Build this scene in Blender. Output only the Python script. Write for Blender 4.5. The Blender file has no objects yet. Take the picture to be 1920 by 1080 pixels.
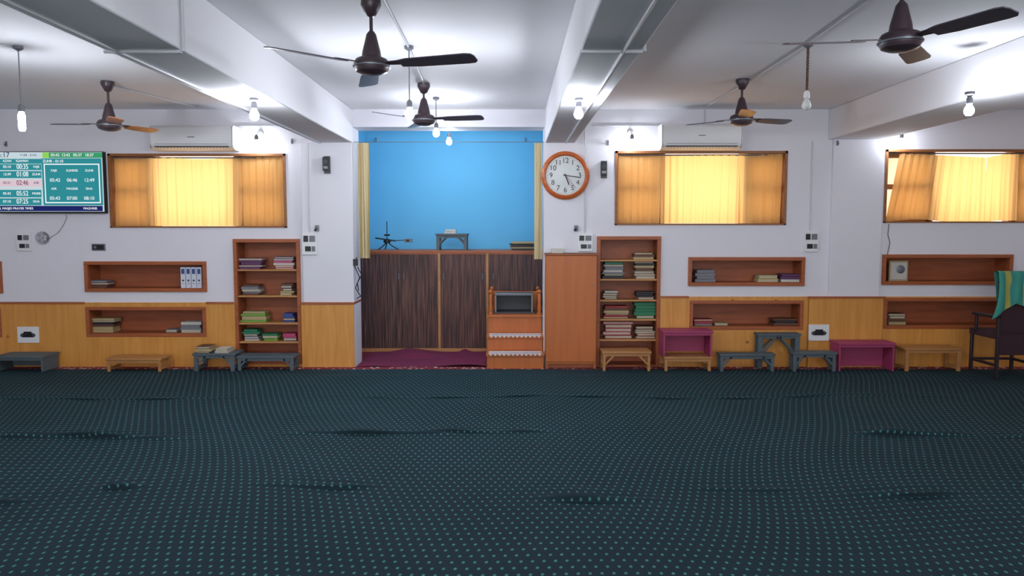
import bpy, bmesh, math, random
from mathutils import Vector, Matrix
random.seed(7)
F=1400.0; TH=math.atan(110/F); CH=1.64; D=8.85; CEIL=3.036
sc=bpy.context.scene
sc.view_settings.view_transform='Standard'
def W(px,py,Y=D):
    dx=px-960; dy=540-py
    y=F*math.cos(TH)+dy*math.sin(TH); z=-F*math.sin(TH)+dy*math.cos(TH)
    t=Y/y
    return dx*t, CH+z*t
def lin(c):
    return tuple(((v/255)/12.92 if v/255<=0.04045 else ((v/255+0.055)/1.055)**2.4) for v in c)
# ---------------- materials
def mat(name,rgb,rough=0.6,metal=0.0,var=0.06,scale=6.0,bump=0.0,bscale=60,emit=0,spec=0.5):
    m=bpy.data.materials.new(name); m.use_nodes=True; nt=m.node_tree; N=nt.nodes; L=nt.links
    p=N['Principled BSDF']; c=lin(rgb)
    tc=N.new('ShaderNodeTexCoord'); nz=N.new('ShaderNodeTexNoise'); nz.inputs['Scale'].default_value=scale; nz.inputs['Detail'].default_value=4
    L.new(tc.outputs['Object'],nz.inputs['Vector'])
    mx=N.new('ShaderNodeMix'); mx.data_type='RGBA'
    mx.inputs[6].default_value=tuple(v*(1-var) for v in c)+(1,); mx.inputs[7].default_value=tuple(min(1,v*(1+var)) for v in c)+(1,)
    L.new(nz.outputs['Fac'],mx.inputs[0]); L.new(mx.outputs[2],p.inputs['Base Color'])
    p.inputs['Roughness'].default_value=rough; p.inputs['Metallic'].default_value=metal
    p.inputs['Specular IOR Level'].default_value=spec
    if bump>0:
        n2=N.new('ShaderNodeTexNoise'); n2.inputs['Scale'].default_value=bscale; L.new(tc.outputs['Object'],n2.inputs['Vector'])
        b=N.new('ShaderNodeBump'); b.inputs['Strength'].default_value=bump; b.inputs['Distance'].default_value=0.01
        L.new(n2.outputs['Fac'],b.inputs['Height']); L.new(b.outputs['Normal'],p.inputs['Normal'])
    if emit>0:
        p.inputs['Emission Color'].default_value=c+(1,); p.inputs['Emission Strength'].default_value=emit
    return m
def wood(name,rgb1,rgb2,axis='x',scale=3.0,rough=0.45,knots=False):
    m=bpy.data.materials.new(name); m.use_nodes=True; nt=m.node_tree; N=nt.nodes; L=nt.links
    p=N['Principled BSDF']; tc=N.new('ShaderNodeTexCoord'); mp=N.new('ShaderNodeMapping')
    s={'x':(0.6,8,8),'z':(8,8,0.6)}[axis]; mp.inputs['Scale'].default_value=s
    L.new(tc.outputs['Object'],mp.inputs['Vector'])
    nz=N.new('ShaderNodeTexNoise'); nz.inputs['Scale'].default_value=scale; nz.inputs['Detail'].default_value=8; nz.inputs['Distortion'].default_value=1.2
    L.new(mp.outputs['Vector'],nz.inputs['Vector'])
    r=N.new('ShaderNodeValToRGB'); r.color_ramp.elements[0].position=0.3; r.color_ramp.elements[1].position=0.7
    r.color_ramp.elements[0].color=lin(rgb1)+(1,); r.color_ramp.elements[1].color=lin(rgb2)+(1,)
    L.new(nz.outputs['Fac'],r.inputs['Fac'])
    out=r.outputs['Color']
    if knots:
        v=N.new('ShaderNodeTexVoronoi'); v.inputs['Scale'].default_value=3.2; L.new(tc.outputs['Object'],v.inputs['Vector'])
        k=N.new('ShaderNodeValToRGB'); k.color_ramp.elements[0].position=0.03; k.color_ramp.elements[1].position=0.09
        k.color_ramp.elements[0].color=(0.25,0.12,0.05,1); k.color_ramp.elements[1].color=(1,1,1,1)
        L.new(v.outputs['Distance'],k.inputs['Fac'])
        mm=N.new('ShaderNodeMix'); mm.data_type='RGBA'; mm.blend_type='MULTIPLY'; mm.inputs[0].default_value=0.8
        L.new(out,mm.inputs[6]); L.new(k.outputs['Color'],mm.inputs[7]); out=mm.outputs[2]
    L.new(out,p.inputs['Base Color']); p.inputs['Roughness'].default_value=rough
    return m
def emi(name,rgb,st):
    m=bpy.data.materials.new(name); m.use_nodes=True; N=m.node_tree.nodes; L=m.node_tree.links
    for n in list(N):
        if n.type!='OUTPUT_MATERIAL': N.remove(n)
    e=N.new('ShaderNodeEmission'); e.inputs['Color'].default_value=lin(rgb)+(1,); e.inputs['Strength'].default_value=st
    L.new(e.outputs[0],[n for n in N if n.type=='OUTPUT_MATERIAL'][0].inputs['Surface']); return m
def cloth_trans(name,rgb,tr,fac=0.6):
    m=bpy.data.materials.new(name); m.use_nodes=True; N=m.node_tree.nodes; L=m.node_tree.links
    out=[n for n in N if n.type=='OUTPUT_MATERIAL'][0]
    p=N['Principled BSDF']; p.inputs['Base Color'].default_value=lin(rgb)+(1,); p.inputs['Roughness'].default_value=0.9
    tc=N.new('ShaderNodeTexCoord'); nz=N.new('ShaderNodeTexNoise'); nz.inputs['Scale'].default_value=300; L.new(tc.outputs['Object'],nz.inputs['Vector'])
    b=N.new('ShaderNodeBump'); b.inputs['Strength'].default_value=0.15; L.new(nz.outputs['Fac'],b.inputs['Height']); L.new(b.outputs['Normal'],p.inputs['Normal'])
    t=N.new('ShaderNodeBsdfTranslucent'); t.inputs['Color'].default_value=lin(tr)+(1,)
    mx=N.new('ShaderNodeMixShader'); mx.inputs[0].default_value=fac
    L.new(p.outputs[0],mx.inputs[1]); L.new(t.outputs[0],mx.inputs[2]); L.new(mx.outputs[0],out.inputs['Surface']); return m

WALL=mat('wall_paint',(230,228,234),0.75,var=0.03,scale=1.2,bump=0.05)
CEILM=mat('ceiling_paint',(238,237,240),0.8,var=0.03,scale=0.8)
BLUE=mat('blue_paint',(104,188,228),0.75,var=0.05,scale=1.5)
PINE=wood('pine_panel',(206,138,58),(222,158,78),'z',2.0,0.4,True)
SHELF=wood('shelf_wood',(150,78,40),(176,96,52),'x',3)
SHELFIN=wood('shelf_inside',(140,72,38),(164,88,50),'x',3)
BOARD=wood('shelf_board',(176,120,66),(200,145,88),'x',3)
ORANGE=wood('orange_laminate',(182,98,40),(194,108,48),'z',1.5,0.4)
BEIGEW=wood('beige_wood',(170,116,66),(190,136,82),'x',3)
FRAMEW=wood('window_frame_wood',(134,84,44),(160,104,60),'x',3)
GRAY=mat('grey_painted_wood',(84,96,102),0.6,var=0.12)
PINK=mat('pink_painted_wood',(164,60,100),0.55,var=0.08)
WHITEP=mat('white_plastic',(232,232,232),0.35,var=0.01)
BLACKP=mat('black_plastic',(24,24,28),0.4)
DKGREY=mat('dark_grey',(70,72,78),0.5)
METAL=mat('grey_metal',(130,135,142),0.4,0.7)
CONDUIT=mat('conduit_plastic',(206,206,210),0.5,var=0.02)
FANM=mat('fan_brown_enamel',(68,54,60),0.35,var=0.05)
FANB=mat('fan_blade_brown',(84,80,90),0.35,var=0.05)
FANO=mat('fan_blade_curtain_light',(186,112,66),0.35,var=0.05)  # orange curtain light reflected on the blades, painted into their colour
BULB=emi('bulb_glow',(238,244,255),430)
BULBW=emi('wall_bulb_glow',(238,244,255),110)
GLASS=mat('unlit_bulb_glass',(225,225,222),0.15)
CURT=cloth_trans('orange_curtain_fabric',(228,186,124),(250,197,122),0.55)
CURT2=cloth_trans('beige_curtain_fabric',(212,194,150),(225,200,140),0.1)
MAROON=mat('maroon_carpet',(118,28,44),0.95,var=0.3,scale=40,bump=0.4,bscale=300)
PURPLE=mat('purple_rug_fabric',(116,34,70),0.95,var=0.2,scale=20,bump=0.3,bscale=300)
LACE=mat('white_lace',(220,214,214),0.9,var=0.2,scale=80)
def reed():
    m=bpy.data.materials.new('reed_door'); m.use_nodes=True; N=m.node_tree.nodes; L=m.node_tree.links; p=N['Principled BSDF']
    tc=N.new('ShaderNodeTexCoord'); mp=N.new('ShaderNodeMapping'); mp.inputs['Scale'].default_value=(45,45,1.2)
    L.new(tc.outputs['Object'],mp.inputs['Vector']); nz=N.new('ShaderNodeTexNoise'); nz.inputs['Scale'].default_value=1.6; nz.inputs['Detail'].default_value=3
    L.new(mp.outputs['Vector'],nz.inputs['Vector']); r=N.new('ShaderNodeValToRGB')
    r.color_ramp.elements[0].position=0.38; r.color_ramp.elements[0].color=lin((48,26,26))+(1,)
    r.color_ramp.elements[1].position=0.68; r.color_ramp.elements[1].color=lin((124,84,66))+(1,)
    e=r.color_ramp.elements.new(0.52); e.color=lin((82,48,44))+(1,)
    L.new(nz.outputs['Fac'],r.inputs['Fac']); L.new(r.outputs['Color'],p.inputs['Base Color'])
    b=N.new('ShaderNodeBump'); b.inputs['Strength'].default_value=0.5; b.inputs['Distance'].default_value=0.01
    L.new(nz.outputs['Fac'],b.inputs['Height']); L.new(b.outputs['Normal'],p.inputs['Normal']); p.inputs['Roughness'].default_value=0.5
    return m
REED=reed()
def carpetmat():
    m=bpy.data.materials.new('dotted_carpet'); m.use_nodes=True; N=m.node_tree.nodes; L=m.node_tree.links; p=N['Principled BSDF']
    uv=N.new('ShaderNodeUVMap'); uv.uv_map='UVMap'; s=N.new('ShaderNodeSeparateXYZ'); L.new(uv.outputs[0],s.inputs[0])
    def M(op,a,b=None):
        n=N.new('ShaderNodeMath'); n.operation=op
        for i,v in enumerate((a,b)):
            if v is None: continue
            if isinstance(v,(int,float)): n.inputs[i].default_value=v
            else: L.new(v,n.inputs[i])
        return n.outputs[0]
    CX,CY=0.054,0.068
    v=M('DIVIDE',s.outputs[1],CY); row=M('FLOOR',v); off=M('MULTIPLY',M('FLOORED_MODULO',row,2.0),0.5)
    u=M('ADD',M('DIVIDE',s.outputs[0],CX),off)
    a=M('MULTIPLY',M('SUBTRACT',M('FRACT',u),0.5),CX/0.0088); b=M('MULTIPLY',M('SUBTRACT',M('FRACT',v),0.5),CY/0.0140)
    d=M('SQRT',M('ADD',M('MULTIPLY',a,a),M('MULTIPLY',b,b)))
    r=N.new('ShaderNodeValToRGB'); r.color_ramp.elements[0].position=0.7; r.color_ramp.elements[1].position=1.0
    r.color_ramp.elements[0].color=lin((76,140,134))+(1,); r.color_ramp.elements[1].color=lin((40,56,64))+(1,)
    L.new(d,r.inputs['Fac'])
    nz=N.new('ShaderNodeTexNoise'); nz.inputs['Scale'].default_value=1.3; L.new(uv.outputs[0],nz.inputs['Vector'])
    k=N.new('ShaderNodeValToRGB'); k.color_ramp.elements[0].color=(0.75,0.75,0.75,1); k.color_ramp.elements[1].color=(1.1,1.1,1.1,1)
    L.new(nz.outputs['Fac'],k.inputs['Fac'])
    mm=N.new('ShaderNodeMix'); mm.data_type='RGBA'; mm.blend_type='MULTIPLY'; mm.inputs[0].default_value=1
    L.new(r.outputs['Color'],mm.inputs[6]); L.new(k.outputs['Color'],mm.inputs[7]); L.new(mm.outputs[2],p.inputs['Base Color'])
    p.inputs['Roughness'].default_value=0.95; p.inputs['Specular IOR Level'].default_value=0.1
    return m
CARPET=carpetmat()
def pattern_carpet():
    m=bpy.data.materials.new('patterned_red_carpet'); m.use_nodes=True; N=m.node_tree.nodes; L=m.node_tree.links; p=N['Principled BSDF']
    tc=N.new('ShaderNodeTexCoord'); v=N.new('ShaderNodeTexVoronoi'); v.inputs['Scale'].default_value=16; L.new(tc.outputs['Object'],v.inputs['Vector'])
    r=N.new('ShaderNodeValToRGB'); r.color_ramp.interpolation='CONSTANT'
    r.color_ramp.elements[0].color=lin((215,200,190))+(1,); r.color_ramp.elements[1].position=0.3; r.color_ramp.elements[1].color=lin((132,34,48))+(1,)
    L.new(v.outputs['Distance'],r.inputs['Fac']); L.new(r.outputs['Color'],p.inputs['Base Color']); p.inputs['Roughness'].default_value=0.95
    return m
PATC=pattern_carpet()
BK={k:mat('book_'+k,c,0.5,var=0.08) for k,c in dict(purple=(92,50,92),pink=(186,70,110),white=(200,196,186),green=(40,120,84),lime=(110,150,60),blue=(56,78,140),red=(150,44,48),brown=(96,60,44),tan=(174,156,112),black=(36,34,40),grey=(120,120,128),yellow=(186,172,96)).items()}
PAGES=mat('book_pages',(190,178,156),0.9,var=0.1,scale=60)
# ---------------- builder
class B:
    def __init__(s): s.bm=bmesh.new(); s.m=[]
    def mi(s,m):
        if m not in s.m: s.m.append(m)
        return s.m.index(m)
    def faces(s,vs,fs,m,smooth=False):
        v=[s.bm.verts.new(p) for p in vs]; i=s.mi(m)
        for f in fs:
            try:
                ff=s.bm.faces.new([v[k] for k in f]); ff.material_index=i; ff.smooth=smooth
            except ValueError: pass
        return v
    def box(s,x0,x1,y0,y1,z0,z1,m,rot=None):
        if x0>x1:x0,x1=x1,x0
        if y0>y1:y0,y1=y1,y0
        if z0>z1:z0,z1=z1,z0
        vs=[(x0,y0,z0),(x1,y0,z0),(x1,y1,z0),(x0,y1,z0),(x0,y0,z1),(x1,y0,z1),(x1,y1,z1),(x0,y1,z1)]
        if rot:
            c=Vector(((x0+x1)/2,(y0+y1)/2,(z0+z1)/2)); vs=[tuple(c+rot@(Vector(v)-c)) for v in vs]
        s.faces(vs,[(0,3,2,1),(4,5,6,7),(0,1,5,4),(1,2,6,5),(2,3,7,6),(3,0,4,7)],m)
    def bar(s,p0,p1,w,h,m):
        p0=Vector(p0);p1=Vector(p1);d=(p1-p0).normalized()
        up=Vector((0,1,0)) if abs(d.y)<0.9 else Vector((0,0,1))
        a=d.cross(up).normalized(); b=a.cross(d).normalized()
        vs=[]
        for p in (p0,p1):
            for sa,sb in ((-1,-1),(1,-1),(1,1),(-1,1)): vs.append(tuple(p+a*sa*w/2+b*sb*h/2))
        s.faces(vs,[(0,1,2,3),(7,6,5,4),(0,4,5,1),(1,5,6,2),(2,6,7,3),(3,7,4,0)],m)
    def cyl(s,p0,p1,r,m,r1=None,n=16):
        r1=r if r1 is None else r1
        p0=Vector(p0);p1=Vector(p1);d=(p1-p0).normalized()
        up=Vector((0,0,1)) if abs(d.z)<0.9 else Vector((1,0,0))
        a=d.cross(up).normalized(); b=d.cross(a).normalized(); vs=[]
        for p,rr in ((p0,r),(p1,r1)):
            for k in range(n):
                t=2*math.pi*k/n; vs.append(tuple(p+a*math.cos(t)*rr+b*math.sin(t)*rr))
        fs=[(k,(k+1)%n,n+(k+1)%n,n+k) for k in range(n)]+[tuple(range(n))[::-1],tuple(range(n,2*n))]
        s.faces(vs,fs,m,True)
    def tube(s,pts,r,m,n=8):
        for a,b in zip(pts[:-1],pts[1:]):
            if (Vector(a)-Vector(b)).length>1e-5: s.cyl(a,b,r,m,n=n)
    def lathe(s,c,prof,m,n=24,axis='Z'):
        vs=[];c=Vector(c)
        for r,z in prof:
            for k in range(n):
                t=2*math.pi*k/n
                o=Vector((r*math.cos(t),r*math.sin(t),z)) if axis=='Z' else Vector((r*math.cos(t),-z,r*math.sin(t)))
                vs.append(tuple(c+o))
        fs=[]
        for j in range(len(prof)-1):
            for k in range(n): fs.append((j*n+k,j*n+(k+1)%n,(j+1)*n+(k+1)%n,(j+1)*n+k))
        fs.append(tuple(range(n))[::-1]); fs.append(tuple(range((len(prof)-1)*n,len(prof)*n)))
        s.faces(vs,fs,m,True)
    def prism(s,prof,x0,x1,m):
        n=len(prof); vs=[(x0,y,z) for y,z in prof]+[(x1,y,z) for y,z in prof]
        fs=[(k,(k+1)%n,n+(k+1)%n,n+k) for k in range(n)]+[tuple(range(n))[::-1],tuple(range(n,2*n))]
        s.faces(vs,fs,m)
    def obj(s,name,bevel=0,parent=None,merge=False):
        bm=s.bm
        if merge: bmesh.ops.remove_doubles(bm,verts=bm.verts,dist=1e-5)
        bmesh.ops.recalc_face_normals(bm,faces=bm.faces)
        xs=[v.co.x for v in bm.verts];ys=[v.co.y for v in bm.verts];zs=[v.co.z for v in bm.verts]
        o=Vector(((min(xs)+max(xs))/2,(min(ys)+max(ys))/2,min(zs)))
        for v in bm.verts: v.co-=o
        me=bpy.data.meshes.new(name); bm.to_mesh(me); bm.free()
        for m in s.m: me.materials.append(m)
        me.set_sharp_from_angle(angle=math.radians(38))
        ob=bpy.data.objects.new(name,me); ob.location=o; sc.collection.objects.link(ob)
        if bevel:
            b=ob.modifiers.new('bevel','BEVEL'); b.width=bevel; b.segments=2; b.limit_method='ANGLE'
        if parent: par(ob,parent)
        return ob
def par(ob,p):
    ob.parent=p; ob.matrix_parent_inverse=Matrix.Translation(-p.location)
def txt(s,x,z,y,size,m,parent,name='lettering',align='CENTER',sx=1,rot=0):
    c=bpy.data.curves.new(name,'FONT'); c.body=s; c.size=size; c.align_x=align; c.align_y='CENTER'; c.extrude=0.0008
    c.materials.append(m); o=bpy.data.objects.new(name,c); o.location=(x,y,z); o.rotation_euler=(math.pi/2,rot,0); o.scale=(sx,1,1)
    sc.collection.objects.link(o); par(o,parent); return o
def grid_wall(name,x0,x1,z0,z1,holes,y,th,m):
    xs=sorted({x0,x1}|{min(max(h[i],x0),x1) for h in holes for i in (0,2)}); zs=sorted({z0,z1}|{min(max(h[i],z0),z1) for h in holes for i in (1,3)})
    b=B()
    for i in range(len(xs)-1):
        for j in range(len(zs)-1):
            cx=(xs[i]+xs[i+1])/2; cz=(zs[j]+zs[j+1])/2
            if any(h[0]<cx<h[2] and h[1]<cz<h[3] for h in holes): continue
            b.faces([(xs[i],y,zs[j]),(xs[i+1],y,zs[j]),(xs[i+1],y,zs[j+1]),(xs[i],y,zs[j+1])],[(0,1,2,3)],m)
    bm=b.bm; bmesh.ops.remove_doubles(bm,verts=bm.verts,dist=1e-5)
    ext=bmesh.ops.extrude_face_region(bm,geom=list(bm.faces))
    for v in [g for g in ext['geom'] if isinstance(g,bmesh.types.BMVert)]: v.co.y+=th
    return b.obj(name)
def R(px0,py0,px1,py1,Y=D):
    x0,z1=W(px0,py0,Y); x1,_=W(px1,py0,Y); xa,z0=W(px0,py1,Y); xb,_=W(px1,py1,Y)
    return ((x0+xa)/2,z0,(x1+xb)/2,z1)
# ---------------- room
XL,XR,YB=-6.9,6.9,-3.6
shelves={ 'lu':R(160,490,388,547),'ll':R(163,575,388,631),'lt':R(441,448,565,682),
 'rt':R(1118,443,1237,690),'ru':R(1290,482,1508,536),'rl':R(1292,563,1505,618),
 'fu':R(1653,477,1897,534),'fl':R(1655,558,1905,616),'xl':R(-215,490,5,550),'xll':R(-215,577,5,632)}
wins={'a':R(205,288,537,427),'b':R(1153,283,1475,422),'c':R(1658,280,1985,418)}
nx0,_=W(663,400); nx1,_=W(1020,400); _,nz=W(800,238)
niche=(nx0,0,nx1,nz)
TH_W=0.35
def inset(r,d): return (r[0]+d,r[1]+d,r[2]-d,r[3]-d)
holes=[inset(r,0.01) for r in shelves.values()]+[inset(wins[k],0.01) for k in 'abc']+[niche]
grid_wall('wall_front',XL,XR,0,CEIL,holes,D,TH_W,WALL)
b=B(); b.box(XL-.2,XR+.2,YB-.2,11,-0.12,0,MAROON); b.obj('floor')
b=B(); b.box(XL-.2,XR+.2,YB-.2,11,CEIL,CEIL+.15,CEILM); b.obj('ceiling')
b=B(); b.box(XL-.15,XL,YB,D+TH_W,0,CEIL,WALL); b.obj('wall_left')
b=B(); b.box(XR,XR+.15,YB,D+TH_W,0,CEIL,WALL); b.obj('wall_right')
grid_wall('wall_rear',XL,XR,0,CEIL,[(-5.8,0.8,-3.2,2.6),(-1.6,0.0,1.6,2.6),(3.2,0.8,5.8,2.6)],YB-.2,.2,WALL)
ND=10.75
b=B(); b.box(nx0-.35,nx1+.35,ND,ND+.1,0,CEIL,BLUE)
b.obj('wall_niche_back')
b=B(); b.box(nx0-.35,nx0-.2,D+TH_W,ND,0,CEIL,BLUE); b.obj('wall_niche_left')
b=B(); b.box(nx1+.2,nx1+.35,D+TH_W,ND,0,CEIL,BLUE); b.obj('wall_niche_right')
def beam(px0,px1,pz=268):
    x0,z=W(px0,pz); x1,_=W(px1,pz)
    b=B(); b.box(x0,x1,YB,D,z,CEIL,CEILM); b.obj('ceiling_beam',0.01); return x0,x1,z
bl=beam(592,662); br=beam(1022,1078); b2=beam(1552,1652,262)
def pil(px0,px1,top):
    x0,_=W(px0,400);x1,_=W(px1,400); b=B(); b.box(x0,x1,D-.05,D,0,top,WALL); b.obj('wall_pilaster',0.004)
pil(568,663,bl[2]); pil(1556,1650,b2[2])
# wainscot
_,wz1=W(300,567); _,wz2=W(1500,556)
xa,_=W(568,600); xb,_=W(1237,600); xc,_=W(663,600)
o=grid_wall('wainscot_panel',XL,xa,0,wz1,[inset(shelves[k],0.01) for k in ('ll','lt','xll')],D-.02,.02,PINE)
o=grid_wall('wainscot_panel',xb,XR,0,wz2,[inset(shelves[k],0.01) for k in ('rl','fl','rt')],D-.02,.02,PINE)
b=B(); b.box(xa,xc,D-.07,D-.05,0,wz1,PINE); b.box(xc,xc+.018,D-.07,D+TH_W,0,wz1,PINE); b.box(xa-.01,xc+.022,D-.078,D-.05,wz1-.02,wz1+.008,SHELF); b.box(xc,xc+.022,D-.06,D+TH_W,wz1-.02,wz1+.008,SHELF); b.obj('wainscot_panel',0.002)
x0,_=W(1508,600);x1,_=W(1653,600)
b=B(); b.box(x0+.03,x1-.03,D-.07,D-.05,0.0,wz2,PINE); b.obj('wainscot_panel')
b=B()
for (p0,p1,z,y) in ((5,162,wz1,D-.02),(389,440,wz1,D-.02),(1238,1290,wz2,D-.02),(1509,1653,wz2,D-.07)):
    a,_=W(p0,600);c,_=W(p1,600); b.box(a,c,y-.012,y,z-.015,z+.008,SHELF)
b.obj('trim_1')
# ---------------- shelves
def shelf(r,boards=(),depth=0.26,name='recessed_wall_shelf'):
    b=B(); x0,z0,x1,z1=r; t=.042; yf=D-.028; yb=D+depth
    b.box(x0,x1,yf,D+.012,z1-t,z1,SHELF); b.box(x0,x1,yf,D+.012,z0,z0+t,SHELF)
    b.box(x0,x0+t,yf,D+.012,z0+t,z1-t,SHELF); b.box(x1-t,x1,yf,D+.012,z0+t,z1-t,SHELF)
    e=t-.012
    b.box(x0+e,x1-e,D+.012,yb,z1-e-.012,z1-e,SHELFIN); b.box(x0+e,x1-e,D+.012,yb,z0+e,z0+t,SHELFIN)
    b.box(x0+e,x0+t,D+.012,yb,z0+t,z1-t,SHELFIN); b.box(x1-t,x1-e,D+.012,yb,z0+t,z1-t,SHELFIN)
    b.box(x0+e,x1-e,yb-.012,yb,z0+e,z1-e,SHELFIN)
    for py in boards:
        _,z=W((0),py,D-.0); b.box(x0+t,x1-t,D-.015,yb-.012,z-.02,z,BOARD)
        b.box(x0+t,x1-t,D-.02,D-.015,z-.02,z,BOARD)
    return b.obj(name,0.003)
for k in ('lu','ll','ru','rl','fu','fl','xl','xll'): shelf(shelves[k])
shelf(shelves['lt'],(505,554,605,640),name='recessed_bookcase'); shelf(shelves['rt'],(487,523,562,598,636),name='recessed_bookcase')
def lying(px0,px1,py0,pyb,cols,Y=D+.03,dep=.17,name='book_stack',zb=None,n=None):
    x0,z0=W(px0,pyb,Y); x1,_=W(px1,pyb,Y); _,z1=W(px0,py0,Y)
    if zb is not None: z0=zb
    h=z1-z0; n=n or max(1,round(h/.026)); b=B(); z=z0+.0005; hs=[random.uniform(.7,1.3) for _ in range(n)]; s=sum(hs)
    for i in range(n):
        hh=h*hs[i]/s; c=BK[random.choice(cols)]; a=x0+random.uniform(0,.035);e=x1-random.uniform(0,.035); y0=Y+random.uniform(0,.02)
        if random.random()<.6: b.box(a,e,y0,y0+dep,z,z+hh*.96,c)
        else:
            b.box(a,e,y0,y0+dep,z,z+hh*.14,c); b.box(a+.006,e-.006,y0+.004,y0+dep-.004,z+hh*.14,z+hh*.82,PAGES); b.box(a,e,y0,y0+dep,z+hh*.82,z+hh*.96,c)
        z+=hh
    return b.obj(name,0.0015)
def sz(r): return r[1]+.042
def bz(py): return W(0,py,D)[1]
z=bz(505); lying(446,492,484,503,['purple'],zb=z); lying(512,553,482,503,['pink','white','blue','pink'],zb=z)
z=bz(554); lying(450,489,534,553,['white','tan','brown','grey'],zb=z); lying(524,551,532,553,['grey','tan','black','brown'],zb=z)
z=bz(605); lying(450,499,584,603,['yellow','tan','lime'],zb=z,n=4); lying(527,553,588,603,['blue','white','brown'],zb=z)
z=bz(640); lying(453,487,618,638,['blue','green','white'],zb=z); lying(489,524,626,638,['lime','green'],zb=z); lying(526,556,626,638,['red','blue','pink'],zb=z)
z=bz(487); lying(1187,1229,474,486,['white','tan','brown'],zb=z)
z=bz(523); lying(1129,1172,491,522,['white','black','green','white','grey'],zb=z,n=7); lying(1188,1230,489,522,['white','brown','tan','black'],zb=z,n=7)
z=bz(562); lying(1129,1162,546,561,['brown','white','tan'],zb=z,n=4); lying(1192,1229,547,561,['black','white','green'],zb=z,n=4)
z=bz(598); lying(1130,1181,574,597,['brown','tan','white','red'],zb=z,n=6); lying(1188,1230,567,597,['green','green'],zb=z,n=5)
z=bz(636); lying(1130,1188,603,636,['red','pink','red','red'],zb=z,n=5); lying(1190,1229,612,636,['brown','white','red'],zb=z,n=5)
lying(166,203,526,541,['white','brown','grey'],zb=sz(shelves['lu'])); 
lying(170,215,597,624,['brown','tan','black'],zb=sz(shelves['ll']),n=6); lying(334,378,604,624,['white','grey','tan'],zb=sz(shelves['ll']),n=4); lying(308,332,618,624,['grey'],zb=sz(shelves['ll']),n=1)
lying(1303,1343,506,528,['blue','purple','grey'],zb=sz(shelves['ru']),n=4); lying(1420,1461,516,528,['yellow'],zb=sz(shelves['ru']),n=2); lying(1463,1502,514,528,['white','grey','purple'],zb=sz(shelves['ru']),n=3)
lying(1300,1340,599,612,['red','brown','grey'],zb=sz(shelves['rl']),n=3); lying(1341,1368,606,612,['tan'],zb=sz(shelves['rl']),n=1); lying(1450,1498,598,612,['brown','white','black'],zb=sz(shelves['rl']),n=3)
lying(1663,1699,588,609,['brown','tan'],zb=sz(shelves['fl']),n=4)
b=B(); zb=sz(shelves['lu']); WL=mat('binder_label',(60,80,140),.5); BW=mat('binder_white',(215,220,232),.5)
for i,p in enumerate((338,348,358,368)):
    x0,z1=W(p,501,D+.03); x1,_=W(p+9,501,D+.03)
    b.box(x0,x1,D+.03,D+.22,zb,z1,BW); b.box(x0+.012,x1-.012,D+.027,D+.03,zb+.05,zb+.055,WL); b.box(x0+.01,x1-.01,D+.027,D+.03,z1-.08,z1-.02,WL)
    b.cyl(((x0+x1)/2,D+.03,zb+.09),((x0+x1)/2,D+.026,zb+.09),.012,DKGREY)
b.obj('ring_binder_row',.002)
b=B(); x0,z1=W(1668,489,D+.05);x1,_=W(1703,489,D+.05); zb=sz(shelves['fu'])
b.box(x0,x1,D+.05,D+.07,zb,z1,BK['tan']); b.box(x0+.015,x1-.015,D+.045,D+.05,zb+.02,z1-.02,BK['white'])
b.lathe(((x0+x1)/2+.02,D+.044,(zb+z1)/2+.02),[(.05,0),(.05,.006),(.035,.01),(.0,.01)],METAL,axis='Y'); b.obj('picture_frame')
# ---------------- windows & curtains
def curtain(name,x0,x1,ztop,zbot,Y,m,amp=.022,folds=14,topf=None,botf=None,seed=1,leftf=None,rightf=None):
    rnd=random.Random(seed); ph=[rnd.uniform(0,6.28) for _ in range(6)]
    nx=int(max(30,folds*14)); nzn=30; b=B(); vs=[]
    for j in range(nzn+1):
        tz=j/nzn
        for i in range(nx+1):
            t=i/nx
            a=x0+(leftf(tz) if leftf else 0); c=x1+(rightf(tz) if rightf else 0)
            zt=ztop+(topf(t) if topf else 0); zbv=zbot+(botf(t) if botf else 0)
            x=a+(c-a)*t; z=zt+(zbv-zt)*tz
            w=math.sin(folds*6.283*t+ph[0]+1.6*math.sin(5*t+ph[1])+.4*tz*math.sin(9*t))
            w2=math.sin(folds*2.7*6.283*t+ph[2]+tz*1.5)*.3
            mod=.45+.55*abs(math.sin(3.3*t+ph[5]+.6*tz))
            y=Y+amp*mod*(w+w2)*(.6+.4*tz)+.01*math.sin(3*tz+4*t+ph[3])
            x+=.008*math.cos(folds*6.283*t+ph[0])*math.sin(math.pi*t)+.008*tz*math.sin(7*t+ph[4])
            vs.append((x,y,z))
    fs=[(j*(nx+1)+i,j*(nx+1)+i+1,(j+1)*(nx+1)+i+1,(j+1)*(nx+1)+i) for j in range(nzn) for i in range(nx)]
    b.faces(vs,fs,m,True); return b.obj(name)
PANE2=cloth_trans('frosted_pane',(200,185,160),(235,220,200),.85)
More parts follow.
